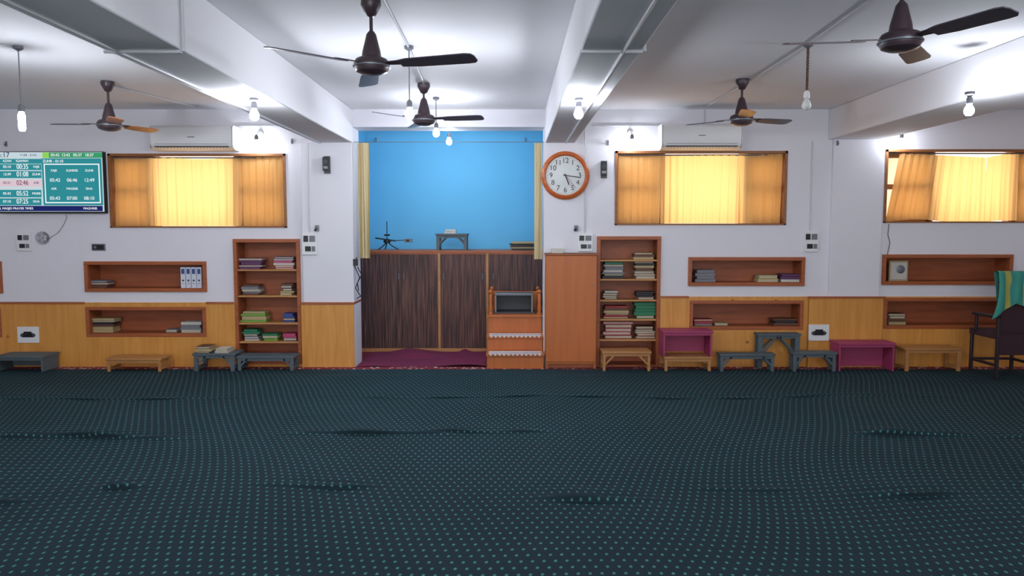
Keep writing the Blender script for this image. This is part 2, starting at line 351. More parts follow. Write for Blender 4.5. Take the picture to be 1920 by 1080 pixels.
def window(idx,r,m0,m1,cleft=0):
    x0,z0,x1,z1=r; b=B(); t=.03
    for (a,c,e,f) in ((x0,x1,z1-t,z1),(x0,x1,z0,z0+t*.6),(x0,x0+t,z0,z1),(x1-t,x1,z0,z1)): b.box(a,c,D-.015,D+.30,e,f,FRAMEW)
    xa,_=W(m0,350,D+.2); xb,_=W(m1,350,D+.2)
    for xx in (xa,xb): b.box(xx-.035,xx+.035,D+.11,D+.23,z0,z1,FRAMEW)
    zm=(z0+z1)/2
    for a,c in ((x0,xa),(xb,x1)):
        b.box(a,c,D+.10,D+.14,zm-.03,zm+.03,FRAMEW); b.box(a,c,D+.10,D+.14,z1-.09,z1,FRAMEW); b.box(a,c,D+.10,D+.14,z0,z0+.07,FRAMEW)
        b.box(a,a+.06,D+.10,D+.14,z0,z1,FRAMEW); b.box(c-.06,c,D+.10,D+.14,z0,z1,FRAMEW)
        b.box(a,c,D+.19,D+.195,z0,z1,PANE2)
    b.cyl((x0+.02,D+.045,z1-.045),(x1-.02,D+.045,z1-.045),.008,METAL)
    w=b.obj('window_%d'%idx,.002)
    la=bpy.data.lights.new('daylight_window','AREA'); la.shape='RECTANGLE'; la.size=(x1-x0)-.1; la.size_y=z1-z0; la.energy=25; la.color=(1,.98,.94)
    lo=bpy.data.objects.new('daylight_window_%d'%idx,la); lo.location=((x0+x1)/2,D+.75,(z0+z1)/2); lo.rotation_euler=(-math.pi/2,0,0); sc.collection.objects.link(lo)
    return w
ra,rb,rc=wins['a'],wins['b'],wins['c']
window(1,ra,295,450); window(2,rb,1238,1390); window(3,rc,1738,1890)
YC=D+.045
xm,_=W(296,350); xn,_=W(452,350)
curtain('window_curtain',ra[0]+.045,xm,ra[3]-.05,ra[1]+.02,YC,CURT,.008,6,seed=2)
curtain('window_curtain',xm,xn,ra[3]-.04,ra[1]+.02,YC,CURT,.010,10,seed=3,topf=lambda t:-.02*math.sin(math.pi*t)**2)
curtain('window_curtain',xn,ra[2]-.035,ra[3]-.03,ra[1]+.02,YC-.01,CURT,.010,6,seed=4)
xm,_=W(1240,350); xn,_=W(1388,350)
curtain('window_curtain',rb[0]+.045,xm,rb[3]-.035,rb[1]+.02,YC,CURT,.008,5,seed=5)
curtain('window_curtain',xm,xn,rb[3]-.035,rb[1]+.02,YC,CURT,.010,11,seed=6)
curtain('window_curtain',xn,rb[2]-.045,rb[3]-.03,rb[1]+.02,YC-.01,CURT,.008,5,seed=7)
xl,_=W(1688,350); xe,_=W(1852,350)
curtain('window_curtain',xl,xe,rc[3]-.04,rc[1]+.01,YC,CURT,.016,11,seed=8,topf=lambda t:-.05*t,leftf=lambda z:-.13*z,botf=lambda t:.03*math.sin(5*t))
curtain('window_curtain',xe,rc[2]-.03,rc[3]-.04,rc[1]+.01,YC,CURT,.014,8,seed=9,topf=lambda t:-.05*max(0,1-3*t),botf=lambda t:.02*math.sin(5*t))
Yn=D+.09; a,zt=W(665,268,Yn); c,_=W(692,268,Yn); _,zb=W(665,484,Yn)
curtain('niche_curtain',a+.03,c,zt,zb,Yn,CURT2,.02,4,seed=11)
a,_=W(1002,268,Yn); c,_=W(1018,268,Yn); _,zb=W(1010,486,Yn)
curtain('niche_curtain',a,c-.01,zt,zb,Yn,CURT2,.015,3,seed=12)
b=B(); b.cyl((nx0,Yn,zt+.01),(nx1,Yn,zt+.01),.004,METAL); b.obj('curtain_wire')
# ---------------- niche cabinet
CY=9.92; 
cx0=nx0-.19; cx1=nx1+.19; _,ct=W(800,470,CY)
b=B(); b.box(cx0,cx1,CY+.03,ND-.002,0.0,ct-.03,SHELFIN)
b.box(cx0,cx1,CY-.01,ND-.002,ct-.03,ct,SHELF); b.box(cx0,cx1,CY,CY+.03,0,.05,BEIGEW)
seams=[cx0,W(824,600,CY)[0],W(914,600,CY)[0],cx1]
for i in range(3):
    a,c=seams[i]+.016,seams[i+1]-.016
    b.box(a,c,CY,CY+.03,.05,ct-.05,REED)
for s_ in seams[1:3]: b.box(s_-.016,s_+.016,CY-.008,CY+.03,0.03,ct-.03,BEIGEW)
b.box(cx0,cx1,CY-.004,CY+.03,ct-.05,ct-.03,SHELF)
xm=W(752,520,CY)[0]; b.box(xm-.003,xm+.003,CY-.003,CY,.05,ct-.05,BLACKP)
for px in (748,757,905,832,926):
    x,z=W(px,518,CY); b.cyl((x,CY-.02,z-.04),(x,CY-.02,z+.04),.006,METAL); b.box(x-.004,x+.004,CY-.02,CY,z-.035,z-.028,METAL); b.box(x-.004,x+.004,CY-.02,CY,z+.028,z+.035,METAL)
b.obj('reed_door_cabinet',.002)
Yt=10.15
def U_table(name,x0,x1,y0,y1,z0,z1,m,brace=True,leg=.022,top=.025,solid=False,back=False):
    b=B(); b.box(x0,x1,y0,y1,z1-top,z1,m)
    ov=.012
    if solid:
        b.box(x0+ov,x0+ov+.02,y0+.01,y1-.01,z0,z1-top,m); b.box(x1-ov-.02,x1-ov,y0+.01,y1-.01,z0,z1-top,m)
        b.box(x0+ov+.02,x1-ov-.02,y1-.03,y1-.015,z0+.02,z1-top,m)
        b.box(x0+ov+.02,x1-ov-.02,y0+.012,y0+.026,z1-top-.03,z1-top,m)
    else:
        for xx in (x0+ov,x1-ov-leg*1.6):
            for yy in (y0+.012,y1-.012-leg): b.box(xx,xx+leg*1.6,yy,yy+leg,z0,z1-top,m)
            b.box(xx,xx+leg*1.6,y0+.012+leg,y1-.012-leg,z0+.02,z0+.05,m)
        b.box(x0+ov+leg,x1-ov-leg,y0+.014,y0+.03,z1-top-.035,z1-top,m); b.box(x0+ov+leg,x1-ov-leg,y1-.03,y1-.014,z1-top-.035,z1-top,m)
        if brace:
            h=(z1-z0)*.55
            for yy in (y0+.02,y1-.025):
                b.bar((x0+ov+.03,yy,z1-top-h),(x0+ov+.03+h*.9,yy,z1-top-.01),.022,.012,m); b.bar((x1-ov-.03,yy,z1-top-h),(x1-ov-.03-h*.9,yy,z1-top-.01),.022,.012,m)
    return b.obj(name,.003)
x0,z1=W(816,438,Yt);x1,_=W(877,438,Yt)
U_table('grey_book_stool',x0,x1,Yt,Yt+.28,ct,z1,GRAY,leg=.028)
lying(832,859,430,438,['white','blue'],Y=Yt+.05,dep=.16,zb=z1,n=2)
lying(955,1004,453,468,['tan','brown','black'],Y=Yt,dep=.25,zb=ct,n=5,name='folded_mat_stack')
b=B(); x,zt=W(723,415,Yt); _,zm=W(723,452,Yt)
for k in range(3):
    t=math.radians(90+120*k+20); pts=[(x,Yt+.1,zm-.01)]+[(x+math.cos(t)*r*1.0,Yt+.1+math.sin(t)*r,zm-.01-(zm-.01-ct)*(r/.16)**.7+.008) for r in (.04,.08,.12,.16)]
    b.tube(pts,.008,BLACKP)
b.lathe((x,Yt+.1,zm-.03),[(.03,0),(.05,.01),(.05,.04),(.02,.06)],BLACKP)
b.cyl((x,Yt+.1,zm),(x,Yt+.1,zt),.006,BLACKP)
b.bar((x-.16,Yt+.1,zm+.04),(x+.12,Yt+.1,zm-.0),.02,.02,BLACKP); b.bar((x,Yt+.1,zm),(x+.3,Yt+.12,zm+.012),.012,.012,BLACKP)
b.box(x+.24,x+.34,Yt+.08,Yt+.14,zm-.02,zm+.03,BK['grey']); b.box(x+.26,x+.31,Yt+.075,Yt+.08,zm-.01,zm+.018,BLACKP)
b.cyl((x-.04,Yt+.1,zm+.08),(x+.04,Yt+.1,zm+.08),.012,BLACKP)
b.obj('microphone_tripod_stand')
# purple rug
b=B(); gx0,gx1=nx0+.03,W(912,650,9.3)[0]; n1,n2=60,40; vs=[]
for j in range(n2+1):
    for i in range(n1+1):
        u=i/n1;v=j/n2; x=gx0+(gx1-gx0)*u; y=8.80+1.1*v
        h=.012+.012*math.sin(9*u+5*v)+.010*math.sin(17*v-6*u)
        h+=.07*math.exp(-((u-.32)/.13)**2-((v-.75)/.2)**2)+.04*math.exp(-((u-.5-.3*v)/.04)**2)*v
        vs.append((x+.04*math.sin(4*v)*(1-u)*u,y,max(.008,h)))
b.faces(vs,[(j*(n1+1)+i,j*(n1+1)+i+1,(j+1)*(n1+1)+i+1,(j+1)*(n1+1)+i) for j in range(n2) for i in range(n1)],PURPLE,True)
b.obj('purple_prayer_rug')
# ---------------- minbar
mx0,mx1=W(913,690,8.66)[0],W(1019,690,8.66)[0]
b=B(); 
_,s1=W(960,663,8.66); _,s2=W(960,629,8.92); _,s3=W(960,590,9.18)
tops=[(8.66,s1),(8.92,s2),(9.18,s3)]
for i,(y,z) in enumerate(tops):
    yn=9.8
    b.box(mx0,mx1,y+.02,yn if i==2 else tops[i+1][0]+.02,0.007,z-.03,ORANGE)
    b.box(mx0-.01,mx1+.01,y-.01,yn if i==2 else tops[i+1][0]+.02,z-.03,z,ORANGE)
for y,z in tops[:2]:
    n=12; w=(mx1-mx0-.04)/n; b.box(mx0+.02,mx1-.02,y-.014,y+.16,z,z+.004,LACE)
    for k in range(n*2):
        a=mx0+.02+k*w/2; b.box(a+.006,a+w/2-.006,y+.01,y+.05,z+.004,z+.006,BLACKP if k%2 else BK['red'])
    for k in range(n):
        a=mx0+.02+k*w; b.faces([(a,y-.0145,z+.002),(a+w,y-.0145,z+.002),(a+w/2,y-.0145,z-.028)],[(0,1,2)],LACE)
zt3=W(914,545,9.2)[1]
for xx in (mx0+.03,mx1-.03):
    for yy in (9.2,9.74):
        b.lathe((xx,yy,s3),[(.03,0),(.03,.02),(.02,.03),(.028,.08),(.018,.13),(.024,zt3-s3-.07),(.016,zt3-s3-.04),(.03,zt3-s3-.015),(.015,zt3-s3+.01),(.0,zt3-s3+.015)],ORANGE,n=14)
    b.box(xx-.02,xx+.02,9.2,9.74,zt3-.1,zt3-.075,ORANGE)
b.box(mx0+.03,mx1-.03,9.73,9.76,s3+.0,zt3-.05,ORANGE)
b.obj('minbar_pulpit_steps',.003)
x0,z1=W(928,551,9.3);x1,_=W(999,551,9.3)
b=B(); b.box(x0,x1,9.3,9.6,z1-.02,z1,METAL)
for xx in (x0,x1-.018): b.box(xx,xx+.018,9.3,9.6,s3+.005,z1-.02,METAL)
b.box(x0-.02,x1+.02,9.29,9.61,s3+.002,s3+.02,DKGREY); b.box(x0+.02,x1-.02,9.59,9.6,s3+.02,z1-.02,DKGREY)
b.cyl((x0,9.3,z1),(x1,9.3,z1),.01,METAL); b.obj('grey_metal_box_stand',.002)
# ---------------- almirah
Ya=8.66; x0,zt=W(1023,475,Ya); x1,_=W(1120,475,Ya)
b=B(); b.box(x0,x1,Ya+.02,D-.005,0.06,zt,ORANGE); b.box(x0+.006,x1-.006,Ya,Ya+.02,.09,zt-.03,ORANGE); b.box(x0-.008,x1+.004,Ya-.008,D-.005,zt-.022,zt,SHELF)
b.box(x0,x0+.04,Ya+.01,D-.01,0.007,.06,SHELF); b.box(x1-.04,x1,Ya+.01,D-.01,0.007,.06,SHELF); b.box(x0,x1,Ya+.05,Ya+.06,0.01,.06,SHELFIN)
b.cyl((x1-.05,Ya-.012,1.0),(x1-.05,Ya,1.0),.009,METAL)
b.obj('orange_wooden_cupboard',.003)
lying(1031,1062,466,475,['tan','white'],Y=Ya+.03,dep=.12,zb=zt,n=1)
# ---------------- stools / book tables
def tb(name,px0,px1,pyt,Y,m,dep=.3,z0=0.009,**k):
    x0,z1=W(px0,pyt,Y);x1,_=W(px1,pyt,Y)
    return U_table(name,x0,x1,Y,Y+dep,z0,z1,m,**k),z1
tb('grey_book_stool',-14,80,668,8.46,GRAY,dep=.32,solid=True)
tb('wooden_book_stool',197,302,672,8.46,BEIGEW,dep=.26,brace=False)
_,z=tb('grey_book_stool',360,440,663,8.48,GRAY,dep=.3,leg=.03)
lying(364,396,650,663,['brown','tan','black'],Y=8.5,dep=.2,zb=z,n=3); lying(401,430,654,663,['white','tan'],Y=8.5,dep=.2,zb=z,n=2)
tb('grey_book_stool',442,551,668,8.52,GRAY,dep=.25,leg=.026)
tb('wooden_book_stool',1129,1222,659,8.5,BEIGEW,dep=.27,brace=True,leg=.02)
_,z=tb('wooden_book_stool',1245,1336,669,8.5,BEIGEW,dep=.28,brace=False)
tb('pink_book_stool',1243,1338,621,8.49,PINK,dep=.3,z0=z,solid=True)
tb('grey_book_stool',1350,1455,664,8.47,GRAY,dep=.16,leg=.024)
_,z=tb('grey_book_stool',1421,1503,626,8.645,GRAY,dep=.155,leg=.034)
tb('grey_book_stool',1487,1571,661,8.47,GRAY,dep=.16,leg=.024)
tb('pink_book_stool',1573,1681,643,8.49,PINK,dep=.27,solid=True)
tb('wooden_book_stool',1698,1806,653,8.49,BEIGEW,dep=.28,brace=False,leg=.026)
# ---------------- carpets
b=B(); b.box(XL,XR,8.40,8.8,0.0,.006,PATC) ; b.obj('patterned_red_carpet_runner')
ridges=[]
def rg(px0,px1,py,h,w,bow=0.0):
    dy=540-py; y_=F*math.cos(TH)+dy*math.sin(TH); z_=-F*math.sin(TH)+dy*math.cos(TH); t=-CH/z_; Y=y_*t
    ridges.append(((px0-960)*t,(px1-960)*t,Y,h,w,bow))
rg(-60,390,823,.055,.038,.03);rg(500,890,817,.05,.034,.05);rg(770,1060,810,.034,.03,-.02);rg(1560,1840,817,.06,.038,.03);rg(1840,2100,822,.034,.03)
rg(180,275,917,.04,.03,.02);rg(450,740,913,.034,.026,-.02);rg(985,1260,938,.05,.03,-.02);rg(1290,1500,920,.028,.03,.02);rg(1560,1850,932,.038,.03,.05);rg(-40,60,940,.036,.03);rg(1850,2100,910,.026,.03);rg(400,1900,745,.022,.04,.05);rg(-100,500,748,.02,.04)
def hgt(x,y):
    h=.012+.004*math.sin(1.3*x+2.1*y)+.004*math.sin(2.3*x-1.7*y+1); sh=0
    for x0,x1,Y,H,w,bow in ridges:
        yc=Y+bow*math.sin((x-x0)*2.2)+.015*math.sin(x*7)
        d=y-yc
        if abs(d)>.3: continue
        c=(x-x0)/(x1-x0)
        e=min(1,max(0,c*3))*min(1,max(0,(1-c)*3)); 
        if e<=0: continue
        e=e*e*(3-2*e); e*=.75+.25*math.sin(x*9+Y)
        g=math.exp(-(d/w)**2)
        h+=e*H*g+e*H*.15*math.exp(-((d-.12)/.09)**2); sh+=e*2.3*w*math.exp(-(d/(w*1.2))**2)
    if y>8.2:
        k=min(1,(y-8.2)/.15); h=h*(1-k)+.0075*k
    return h,sh
ys=[-3.5+.4*i for i in range(16)]; yy=2.6
while yy<8.62: ys.append(yy); yy+=.0115
ys.append(8.64)
nx=240; xs=[XL+.02+(XR-XL-.04)*i/nx for i in range(nx+1)]
vs=[];uvs=[]
for y in ys:
    for x in xs:
        h,sh=hgt(x,y)
        vs.append((x,y-sh,h))
        uvs.append((x+.035*math.sin(1.1*y+.6*x)+.03*math.sin(.9*x+2.3*y+1), y+.05*math.sin(1.3*x+.5)+.035*math.sin(2.7*x+.8*y)))
me=bpy.data.meshes.new('dotted_prayer_carpet'); n=nx+1
fs=[(j*n+i,j*n+i+1,(j+1)*n+i+1,(j+1)*n+i) for j in range(len(ys)-1) for i in range(nx)]
me.from_pydata(vs,[],fs); ul=me.uv_layers.new(name='UVMap'); 
flat=[]
for l in me.loops: flat+=uvs[l.vertex_index]
ul.data.foreach_set('uv',flat); me.polygons.foreach_set('use_smooth',[True]*len(fs)); me.materials.append(CARPET)
o=bpy.data.objects.new('dotted_prayer_carpet',me); sc.collection.objects.link(o)
# ---------------- fans
def fan(px,py,Y,ang,R_=.68,bm_=FANB,name='ceiling_fan',odd=None):
    x,z=W(px,py,Y); b=B(); zc=CEIL
    b.lathe((x,Y,zc),[(.02,0),(.06,0),(.062,-.03),(.03,-.09),(.013,-.1)][::-1],FANM,n=24)
    b.cyl((x,Y,zc-.08),(x,Y,z+.15),.011,FANM)
    b.lathe((x,Y,z),[(.03,-.055),(.06,-.05),(.095,-.035),(.108,-.01),(.108,.02),(.095,.04),(.06,.055),(.055,.09),(.042,.14),(.03,.19),(.015,.21)],FANM,n=32)
    b.lathe((x,Y,z+.0),[(.10,-.012),(.115,-.008),(.115,.0),(.10,.004)],METAL,n=32)
    for k in range(3):
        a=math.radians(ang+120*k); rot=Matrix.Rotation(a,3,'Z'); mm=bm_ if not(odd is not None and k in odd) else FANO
        outline=[(.19,-.045),(.25,-.06),(R_-.05,-.07),(R_-.012,-.06),(R_,-.03),(R_,.035),(R_-.02,.06),(R_-.06,.065),(.3,.06),(.19,.045)]
        tilt=Matrix.Rotation(math.radians(-11),3,'X')
        vs=[]
        for t in (-.003,.003):
            for u,v in outline:
                p=rot@(tilt@Vector((u,v,t))); vs.append((x+p.x,Y+p.y,z+.005+p.z))
        m=len(outline); b.faces(vs,[tuple(range(m))[::-1],tuple(range(m,2*m))]+[(i,(i+1)%m,m+(i+1)%m,m+i) for i in range(m)],mm)
        ar=[(.09,-.02),(.2,-.03),(.25,-.022),(.25,.022),(.2,.03),(.09,.02)]; vs=[]
        for t in (.004,.01):
            for u,v in ar:
                p=rot@(tilt@Vector((u,v,t))); vs.append((x+p.x,Y+p.y,z+.005+p.z))
        m=len(ar); b.faces(vs,[tuple(range(m))[::-1],tuple(range(m,2*m))]+[(i,(i+1)%m,m+(i+1)%m,m+i) for i in range(m)],FANM)
    return b.obj(name)
fan(697,124,4.69,-17,.68)
fan(1688,78,4.12,-67,.61)
fan(795,225,7.3,-12,.59)
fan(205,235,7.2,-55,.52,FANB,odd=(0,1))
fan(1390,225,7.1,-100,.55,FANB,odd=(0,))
# ---------------- bulbs
def bulb(px,py,Y,ztop,on=True,long=False,twist=False,wall=False):
    x,z=W(px,py,Y); b=B(); g=(BULBW if wall else BULB) if on else GLASS
    if long: prof=[(.0,-.075),(.018,-.07),(.024,-.05),(.024,.05),(.016,.07)]; zt=z+.07
    else: prof=[(.0,-.038),(.018,-.034),(.032,-.018),(.036,.002),(.03,.022),(.018,.042),(.014,.05)]; zt=z+.05
    b.lathe((x,Y,z),prof,g,n=20)
    b.lathe((x,Y,zt),[(.014,-.002),(.022,.004),(.022,.045),(.012,.06),(.004,.065)],WHITEP if not on else BK['grey'],n=16)
    if wall:
        b.tube([(x,Y,zt+.06),(x,Y+.03,zt+.085),(x,D-.03,zt+.085)],.006,WHITEP); b.lathe((x,D-.002,zt+.085),[(.035,0),(.035,.02),(.015,.03)],WHITEP,axis='Y')
    else:
        if ztop-zt>.1:
            if twist:
                nn=60
                for s_ in (0,math.pi):
                    pts=[(x+.007*math.cos(s_+i*.9),Y+.007*math.sin(s_+i*.9),zt+.06+(ztop-zt-.06)*i/nn) for i in range(nn+1)]; b.tube(pts,.0045,BK['brown'],6)
            else: b.cyl((x,Y,zt+.06),(x,Y,ztop),.0045,BK['grey'],n=8)
        b.lathe((x,Y,ztop),[(.035,0),(.035,-.02),(.012,-.035)][::-1],BK['grey'],n=16)
        if ztop-zt<=.1: b.cyl((x,Y,zt+.04),(x,Y,ztop),.012,BK['grey'])
    b.obj('hanging_light_bulb' if not wall else 'wall_light_bulb')
bulb(41,228,5.83,CEIL,long=True)
bulb(477,217,5.85,bl[2]); bulb(1085,214,5.85,br[2]); bulb(1817,208,5.8,b2[2]) 
bulb(768,215,5.83,CEIL); bulb(818,250,8.05,CEIL); bulb(842,266,9.55,CEIL)
bulb(1512,198,5.75,CEIL,on=False,twist=True)
bulb(481,271,8.70,0,wall=True); bulb(1185,270,8.70,0,wall=True); bulb(1690,268,8.70,0,wall=True)
TG=emi('fill_tube_glow',(240,244,255),55)
for x in (-3.5,-.7,2.6):  # unseen tubes added out of view to brighten the room and ceiling
    for Y in (2.6,0.2,-2.2):
        b=B(); b.box(x-.6,x+.6,Y-.012,Y+.012,CEIL-.24,CEIL-.20,WHITEP); b.cyl((x-.58,Y,CEIL-.26),(x+.58,Y,CEIL-.26),.014,TG)
        for s_ in (-.4,.4): b.cyl((x+s_,Y,CEIL-.20),(x+s_,Y,CEIL),.008,METAL)
        b.obj('fill_tube_light')
# ---------------- conduits
def con(pts,r=.009):
    b=B(); b.tube(pts,r,CONDUIT); b.obj('electrical_conduit')
def cz(px,py):
    dy=540-py; y_=F*math.cos(TH)+dy*math.sin(TH); z_=-F*math.sin(TH)+dy*math.cos(TH); t=(CEIL-.01-CH)/z_
    return ((px-960)*t,y_*t,CEIL-.01)
con([cz(715,-10),cz(768,92),cz(805,182)])
con([cz(1660,-20),cz(1515,84),cz(1400,156),cz(1325,200)]); con([cz(205,160),cz(370,201)]); con([cz(-20,80),cz(35,90)])
x,z=W(1322,205); con([(x,D-.012,CEIL-.01),(x,D-.012,W(1322,232)[1])])
a=W(1110,236);c=W(1236,236); con([(a[0],D-.012,a[1]),(c[0],D-.012,c[1])])
a=W(442,236);c=W(560,236); con([(a[0],D-.012,a[1]),(c[0],D-.012,c[1])])
for px,t,bo,y in ((580,270,436,D-.062),(1097,236,437,D-.012),(1523,265,433,D-.012)):
    x,zt=W(px,t);_,zb=W(px,bo); con([(x,y,zt),(x,y,zb)],.008)
for bb,off in ((bl,.08),(br,.24)):
    zz=bb[2]-.01; con([(bb[0]+off,1.0,zz),(bb[0]+off,8.75,zz)],.01)
    con([(bb[0],4.3,zz),(bb[1],4.3,zz)],.01); con([(bb[1]+.01,4.3,zz),(bb[1]+.01,4.3,CEIL)],.01)
# ---------------- switches
def switch(px0,py0,px1,py1,y=D,black=True):
    x0,z0,x1,z1=R(px0,py0,px1,py1); b=B(); b.box(x0,x1,y-.03,y,z0,z1,WHITEP)
    w=x1-x0;h=z1-z0
    b.box(x0+w*.1,x0+w*.42,y-.036,y-.03,z0+h*.58,z0+h*.86,BLACKP); b.box(x0+w*.5,x0+w*.9,y-.034,y-.03,z0+h*.58,z0+h*.86,BK['grey'])
    b.box(x0+w*.2,x0+w*.6,y-.036,y-.03,z0+h*.15,z0+h*.38,BLACKP); b.box(x0+w*.66,x0+w*.9,y-.036,y-.03,z0+h*.15,z0+h*.38,BK['grey'])
    b.obj('electrical_switch_panel',.003)
switch(570,436,597,477,D-.05); switch(1083,437,1111,471); switch(1506,433,1533,472); switch(34,436,60,470)
def sw2(px0,py0,px1,py1,m):
    x0,z0,x1,z1=R(px0,py0,px1,py1); b=B(); b.box(x0,x1,D-.014,D,z0,z1,WHITEP if m is DKGREY else BK['grey']); b.box(x0+.012,x1-.012,D-.02,D-.014,z0+.012,z1-.012,m); b.box(x0+.03,x0+.06,D-.025,D-.02,z0+.025,z1-.025,METAL); b.obj('wall_switch',.002)
sw2(173,457,198,470,BLACKP); sw2(1620,448,1643,464,DKGREY)
def sock(px0,py0,px1,py1,y):
    x0,z0,x1,z1=R(px0,py0,px1,py1); b=B(); b.box(x0,x1,y-.015,y,z0,z1,WHITEP); cx=(x0+x1)/2;cz_=(z0+z1)/2
    b.box(cx-.07,cx+.07,y-.022,y-.015,cz_-.03,cz_+.02,BLACKP); b.box(cx-.045,cx+.045,y-.028,y-.015,cz_-.0,cz_+.04,BLACKP)
    for s_ in (-.07,.07): b.lathe((cx+s_,y-.014,cz_-.005),[(.02,0),(.02,.008),(.0,.009)],DKGREY,axis='Y',n=12)
    b.obj('power_socket',.003)
sock(36,612,76,642,D-.02); sock(1511,607,1549,637,D-.07)
def speaker(px,py,y):
    x,z=W(px,py); b=B(); b.box(x-.035,x+.035,y-.03,y,z-.1,z+.1,DKGREY); b.box(x-.042,x+.03,y-.07,y-.03,z-.07,z+.085,BLACKP)
    b.lathe((x-.004,y-.069,z+.03),[(.028,0),(.028,.006),(.01,.004),(0,.004)],DKGREY,axis='Y',n=16); b.box(x-.03,x+.02,y-.075,y-.07,z-.05,z-.02,METAL); b.obj('wall_speaker',.006)
speaker(616,310,D-.05); speaker(1132,318,D)
for px,py,y in ((597,428,D-.05),(1080,428,D)):
    x,z=W(px,py); b=B(); b.box(x-.022,x+.022,y-.03,y,z-.035,z+.035,BK['grey']); b.cyl((x,y-.03,z),(x-.02,y-.05,z-.03),.012,BLACKP); b.obj('cable_clamp',.003)
for px,py in ((1140,268),(548,265),(1570,268),(12,270),(705,262),(985,262)):
    yy=D if px not in(1570,705,985) else (D-.05 if px==1570 else ND)
    x,z=W(px,py,yy); b=B(); b.box(x-.01,x+.01,yy-.012,yy,z-.03,z+.03,BK['grey']); b.tube([(x,yy-.01,z),(x,yy-.04,z-.02),(x,yy-.04,z+.01)],.005,METAL); b.obj('wall_hook')
b=B(); x,z=W(82,446)
for k in range(4):
    r=.045+.012*k; b.tube([(x+r*math.cos(t*.35),D-.008-.006*k,z+r*math.sin(t*.35)*.9) for t in range(19)],.002,DKGREY,6)
for k in range(5): 
    t=k*1.256; b.tube([(x,D-.02,z),(x+.07*math.cos(t),D-.02,z+.07*math.sin(t))],.003,BK['grey'],6)
pts=[W(p,q) for p,q in ((88,450),(98,444),(110,436),(120,422),(126,408),(124,402))]; b.tube([(p[0],D-.01,p[1]) for p in pts],.003,BK['grey'],6)
b.obj('coiled_cable')
b=B(); pts=[W(p,q) for p,q in ((1666,420),(1664,440),(1668,455),(1663,478))]; b.tube([(p[0],D-.008,p[1]) for p in pts],.004,BK['brown'],6); b.obj('hanging_cable')
b=B(); pts=[W(p,q) for p,q in ((666,482),(663,500),(672,520),(664,540),(674,555),(666,560))]; b.tube([(p[0]+.02,D-.02,p[1]) for p in pts],.006,BLACKP,6)
x,z=W(667,490); b.box(x-.02,x+.03,D-.06,D-.02,z-.05,z+.03,BLACKP); pts=[W(p,q) for p,q in ((668,500),(676,515),(668,530),(670,545))]; b.tube([(p[0]+.02,D-.03,p[1]) for p in pts],.006,BLACKP,6); b.obj('hanging_cable')
# ---------------- AC
def ac(px0,px1,py0,py1):
    x0,z0,x1,z1=R(px0,py0,px1,py1,D-.2); b=B(); y0=D-.23
    prof=[(D,z1),(y0+.05,z1),(y0+.02,z1-.01),(y0,z1-.035),(y0,z0+.07),(y0+.015,z0+.035),(y0+.06,z0+.008),(y0+.1,z0),(D,z0)]
    b.prism(prof,x0,x1,WHITEP)
    b.box(x0+.05,x1-.05,y0+.008,y0+.03,z0+.03,z0+.042,BLACKP); b.box(x0+.06,x1-.06,y0-.004,y0+.004,z0+.062,z0+.066,BK['grey'])
    b.box(x0+.008,x0+.012,y0-.002,y0+.1,z0+.02,z1-.02,BK['grey']); b.box(x1-.012,x1-.008,y0-.002,y0+.1,z0+.02,z1-.02,BK['grey'])
    b.box((x0+x1)/2-.04,(x0+x1)/2+.04,y0-.003,y0,z1-.14,z1-.13,BK['grey'])
    for k in range(22):
        xx=x0+.08+k*(x1-x0-.16)/21; b.box(xx,xx+.004,y0+.02,y0+.05,z0+.02,z0+.045,DKGREY)
    b.obj('split_air_conditioner',.004)
ac(282,438,235,281); ac(1240,1391,232,280)
# ---------------- TV
Yv=D-.07; x0,z0,x1,z1=R(-8,284,195,400,Yv)
TE=lambda n,c,s=1.0: emi('screen_'+n,c,s)
b=B(); b.box(x0,x1,Yv,D-.005,z0,z1,BLACKP); b.box(x0+.008,x1-.008,Yv-.003,Yv,z0+.02,z1-.008,TE('white',(206,224,230),.9))
tv=b.obj('television',.003)
TEAL=TE('teal',(52,150,160),.85); NAVY=TE('navy',(34,44,110),.8); PINKS=TE('pink',(228,206,216),.9); TW=TE('bright',(250,252,255),1.0); GRN=TE('green',(70,170,120),.8); REDT=TE('red',(120,50,80),.8)
b=B()
def sr(p0,q0,p1,q1,m,k=1):
    a=R(p0,q0,p1,q1,Yv); b.box(a[0],a[2],Yv-.003-.001*k,Yv-.003,a[1],a[3],m)
sr(-6,386,193,396,NAVY); sr(-6,298,78,307,TEAL); sr(-6,308,78,319,TEAL); sr(-6,321,78,334,TEAL); sr(-6,337,80,350,PINKS); sr(-6,356,78,370,TEAL); sr(-6,372,78,385,TEAL)
sr(80,286,192,296,GRN); sr(80,297,192,385,TEAL); sr(84,307,188,381,TW,2); sr(86,309,186,379,TEAL,3)
sr(80,286,92,296,TE('lime',(150,220,90),.9),2)
b.obj('screen_graphics',parent=tv)
def T(s,p,q,h,m,al='CENTER',sx=1.0): x,z=W(p,q,Yv); txt(s,x,z,Yv-.0085,h/155/.7,m,tv,'screen_text',al,sx)
T('05:17',4,291,9,NAVY); T('11:04 - 21:41',54,291,4,NAVY); T('AZAN     IQAMAH',30,302,4,TW)
for s_,q,m in (('00:35',313,NAVY),('01:08',327,NAVY),('02:46',343,REDT),('05:52',363,NAVY),('07:25',378,NAVY)):
    T(s_,43,q,8.5,TW if m is NAVY else m,sx=.8); T({313:'05:10',327:'12:49',343:'03:31',363:'05:42',378:'07:10'}[q],14,q,4.5,TW if m is NAVY else m); T({313:'FAJR',327:'ZUHR',343:'ASR',363:'MGRB',378:'ISHA'}[q],69,q,4,TW if m is NAVY else NAVY)
for s_,p in (('05:42',104),('12:42',124),('05:37',146),('18:37',168)): T(s_,p,291,5,TW)
